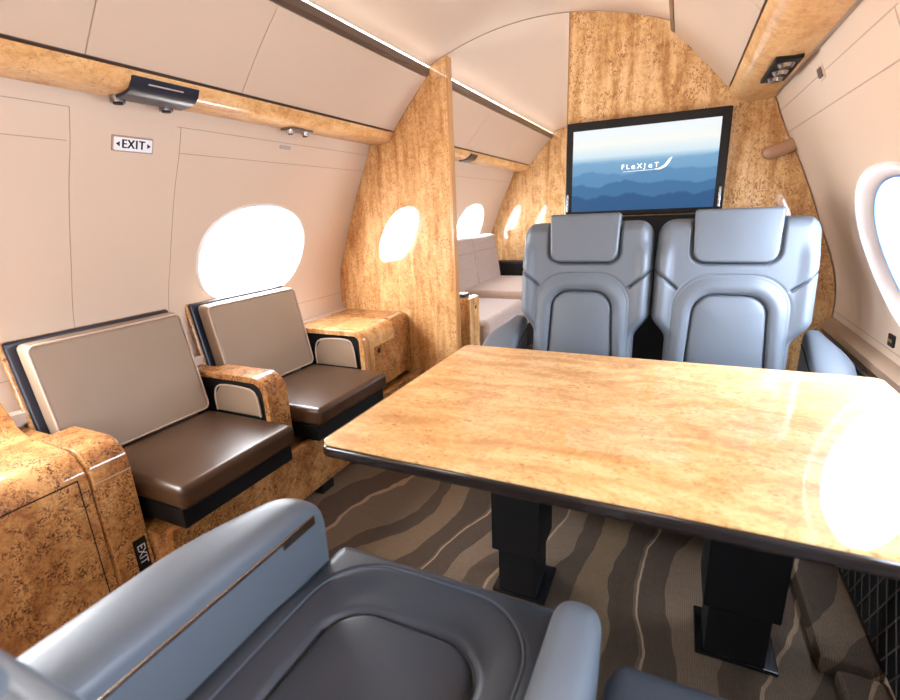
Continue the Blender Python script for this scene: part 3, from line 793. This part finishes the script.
# far cabinet next to the partition
t = thing('end_cabinet', 'burl wood cabinet between the second brown seat and the wood partition', 'cabinet', (-1.6, 2.1, .3))
fin('carcass', prism(waterfall(XW, -1.372, .632, .303, .06, .028), fy, 1.872, 2.165, r=.004), M_part, t, 30)
fin('tall_section', prism(waterfall(XW, -1.378, .638, .303, .05), fy, 2.172, 2.346, r=.004), M_cab, t, 30)
fin('door', rbox(-1.40, -1.369, 1.96, 2.163, .303, .53, .003, 2), M_cab, t)
fin('recess', prism(waterfall(XW, -1.402, .604, .303, .05), fy, 1.884, 2.164), M_matte, t, 30)
pnl = [(-1.68, .440), (-1.68, .520), (-1.640, .575), (-1.48, .585), (-1.44, .550), (-1.43, .440)]
fin('side_pad', prism(pnl, fy, 1.874, 1.888, r=.003), M_taupe, t, 30)
fin('pad_welt', tube([(x, 1.874, z) for x, z in smooth_line2(pnl)], .0035, n=6), M_cream, t)
fin('lock', rbox(-1.371, -1.366, 1.99, 2.01, .49, .515, .001, 1), M_matte, t)

# brown side-facing seats
def side_seat(label, y0, y1, o_shell):
    t = thing('side_chair', label, 'chair', (-1.5, (y0+y1)/2, .30), 'brown side-facing seats')
    b0 = o_shell; ym = (y0+y1)/2; hy = (y1-y0)/2
    # cushion, slightly crowned, tilted up towards the front
    def f(x, y, z):
        k = 1-((y-ym)/hy)**2; q = (x+1.235)/(-.45)
        return (x, y, z+(.008*k*(1-abs(2*q-1)) if z > .42 else 0)-.0*q)
    bm = rbox(-1.70, -1.235, y0+.004, y1-.004, .368, .447, .022, 4)
    bmesh.ops.subdivide_edges(bm, edges=[e for e in bm.edges if e.calc_length() > .2], cuts=6, use_grid_fill=True)
    for v in bm.verts: v.co = Vector(f(*v.co))
    cu = fin('seat_cushion', bm, M_brown, t, 40)
    fin('seat_frame', rbox(-1.66, -1.262, y0+.012, y1-.012, .301, .369, .006, 2), M_matte, t)
    # backrest: leaning slab
    lean = lambda x, y, z: (x-(z-.45)*.19, y, z)
    bk = fin('back_cushion', rbox(-1.748, -1.678, b0+.030, y1-.006, .448, .848, .020, 4, f=lean), M_taupe, t, 40)
    pts = rr(b0+.034, y1-.010, .46, .843, .022, 4)
    pts3 = [lean(-1.6805, y, z) for y, z in pts]
    fin('back_welt', tube(pts3, .0034, n=6, closed=True), M_cream, bk)
    fin('inner_shell', rbox(-1.768, -1.749, b0+.010, y1-.002, .44, .856, .008, 2, f=lean), M_navy, t, 40)
    fin('wood_shell', rbox(-1.782, -1.766, b0, y1+.004, .44, .864, .007, 2, f=lean), M_part, t, 40)
    return t
side_seat('brown leather side-facing seat nearest the camera, beside the left cabinet', .745, 1.222, .672)
side_seat('brown leather side-facing seat farther along, beside the wood partition', 1.350, 1.862, 1.305)
# low wooden back ledge behind the seats
o = fin('wall_ledge', rbox(-1.846, XW+.012, -.9, 2.347, .60, .640, .004, 2), M_cream, loc=(-1.845, .7, .6)); tag(o, 'cream ledge along the left wall behind the seats', 'ledge')

# ------------------------------------------------------------------ beyond the partition
t = thing('small_end_cabinet', 'small burl cabinet at the aisle just beyond the partition', 'cabinet', (-1.14, 2.62, 0))
fin('body', rbox(-1.60, -1.045, 2.47, 2.62, .002, .700, .008, 3), M_tvwall, t)
fin('lock', rbox(-1.046, -1.042, 2.55, 2.565, .63, .65, .001, 1), M_matte, t)
o = fin('control_handset', rbox(-1.22, -1.09, 2.50, 2.58, .701, .722, .006, 2), M_navy, loc=(-1.15, 2.54, .701)); tag(o, 'small dark handset on the cabinet beyond the partition', 'handset')
t = thing('fabric_sofa', 'grey fabric sofa against the wall beyond the partition', 'sofa', (-1.4, 3.7, 0))
fin('base', rbox(-1.80, -1.12, 2.80, 4.62, .002, .30, .02, 3), M_matte, t)
fin('seat_cushion', rbox(-1.66, -1.06, 2.80, 3.62, .28, .50, .04, 4), M_sofa, t)
fin('seat_cushion', rbox(-1.66, -1.03, 3.63, 4.60, .28, .55, .04, 4), M_sofa2, t)
for a, b in ((2.80, 3.40), (3.405, 3.995), (4.0, 4.60)):
    lean = lambda x, y, z: (x-(z-.5)*.15, y, z)
    c = fin('back_cushion', rbox(-1.70, -1.58, a, b, .50, .96, .03, 4, f=lean), M_sofa, t)
    fin('seam', tube([lean(-1.5795, a+.02, .83), lean(-1.5795, b-.02, .83)], .004, n=6), M_seam, c)
fin('end_arm', rbox(-1.78, -1.15, 4.62, 4.80, .002, .68, .02, 3), M_matte, t)

for o in list(bpy.data.objects):
    if '_world' in o: del o['_world']
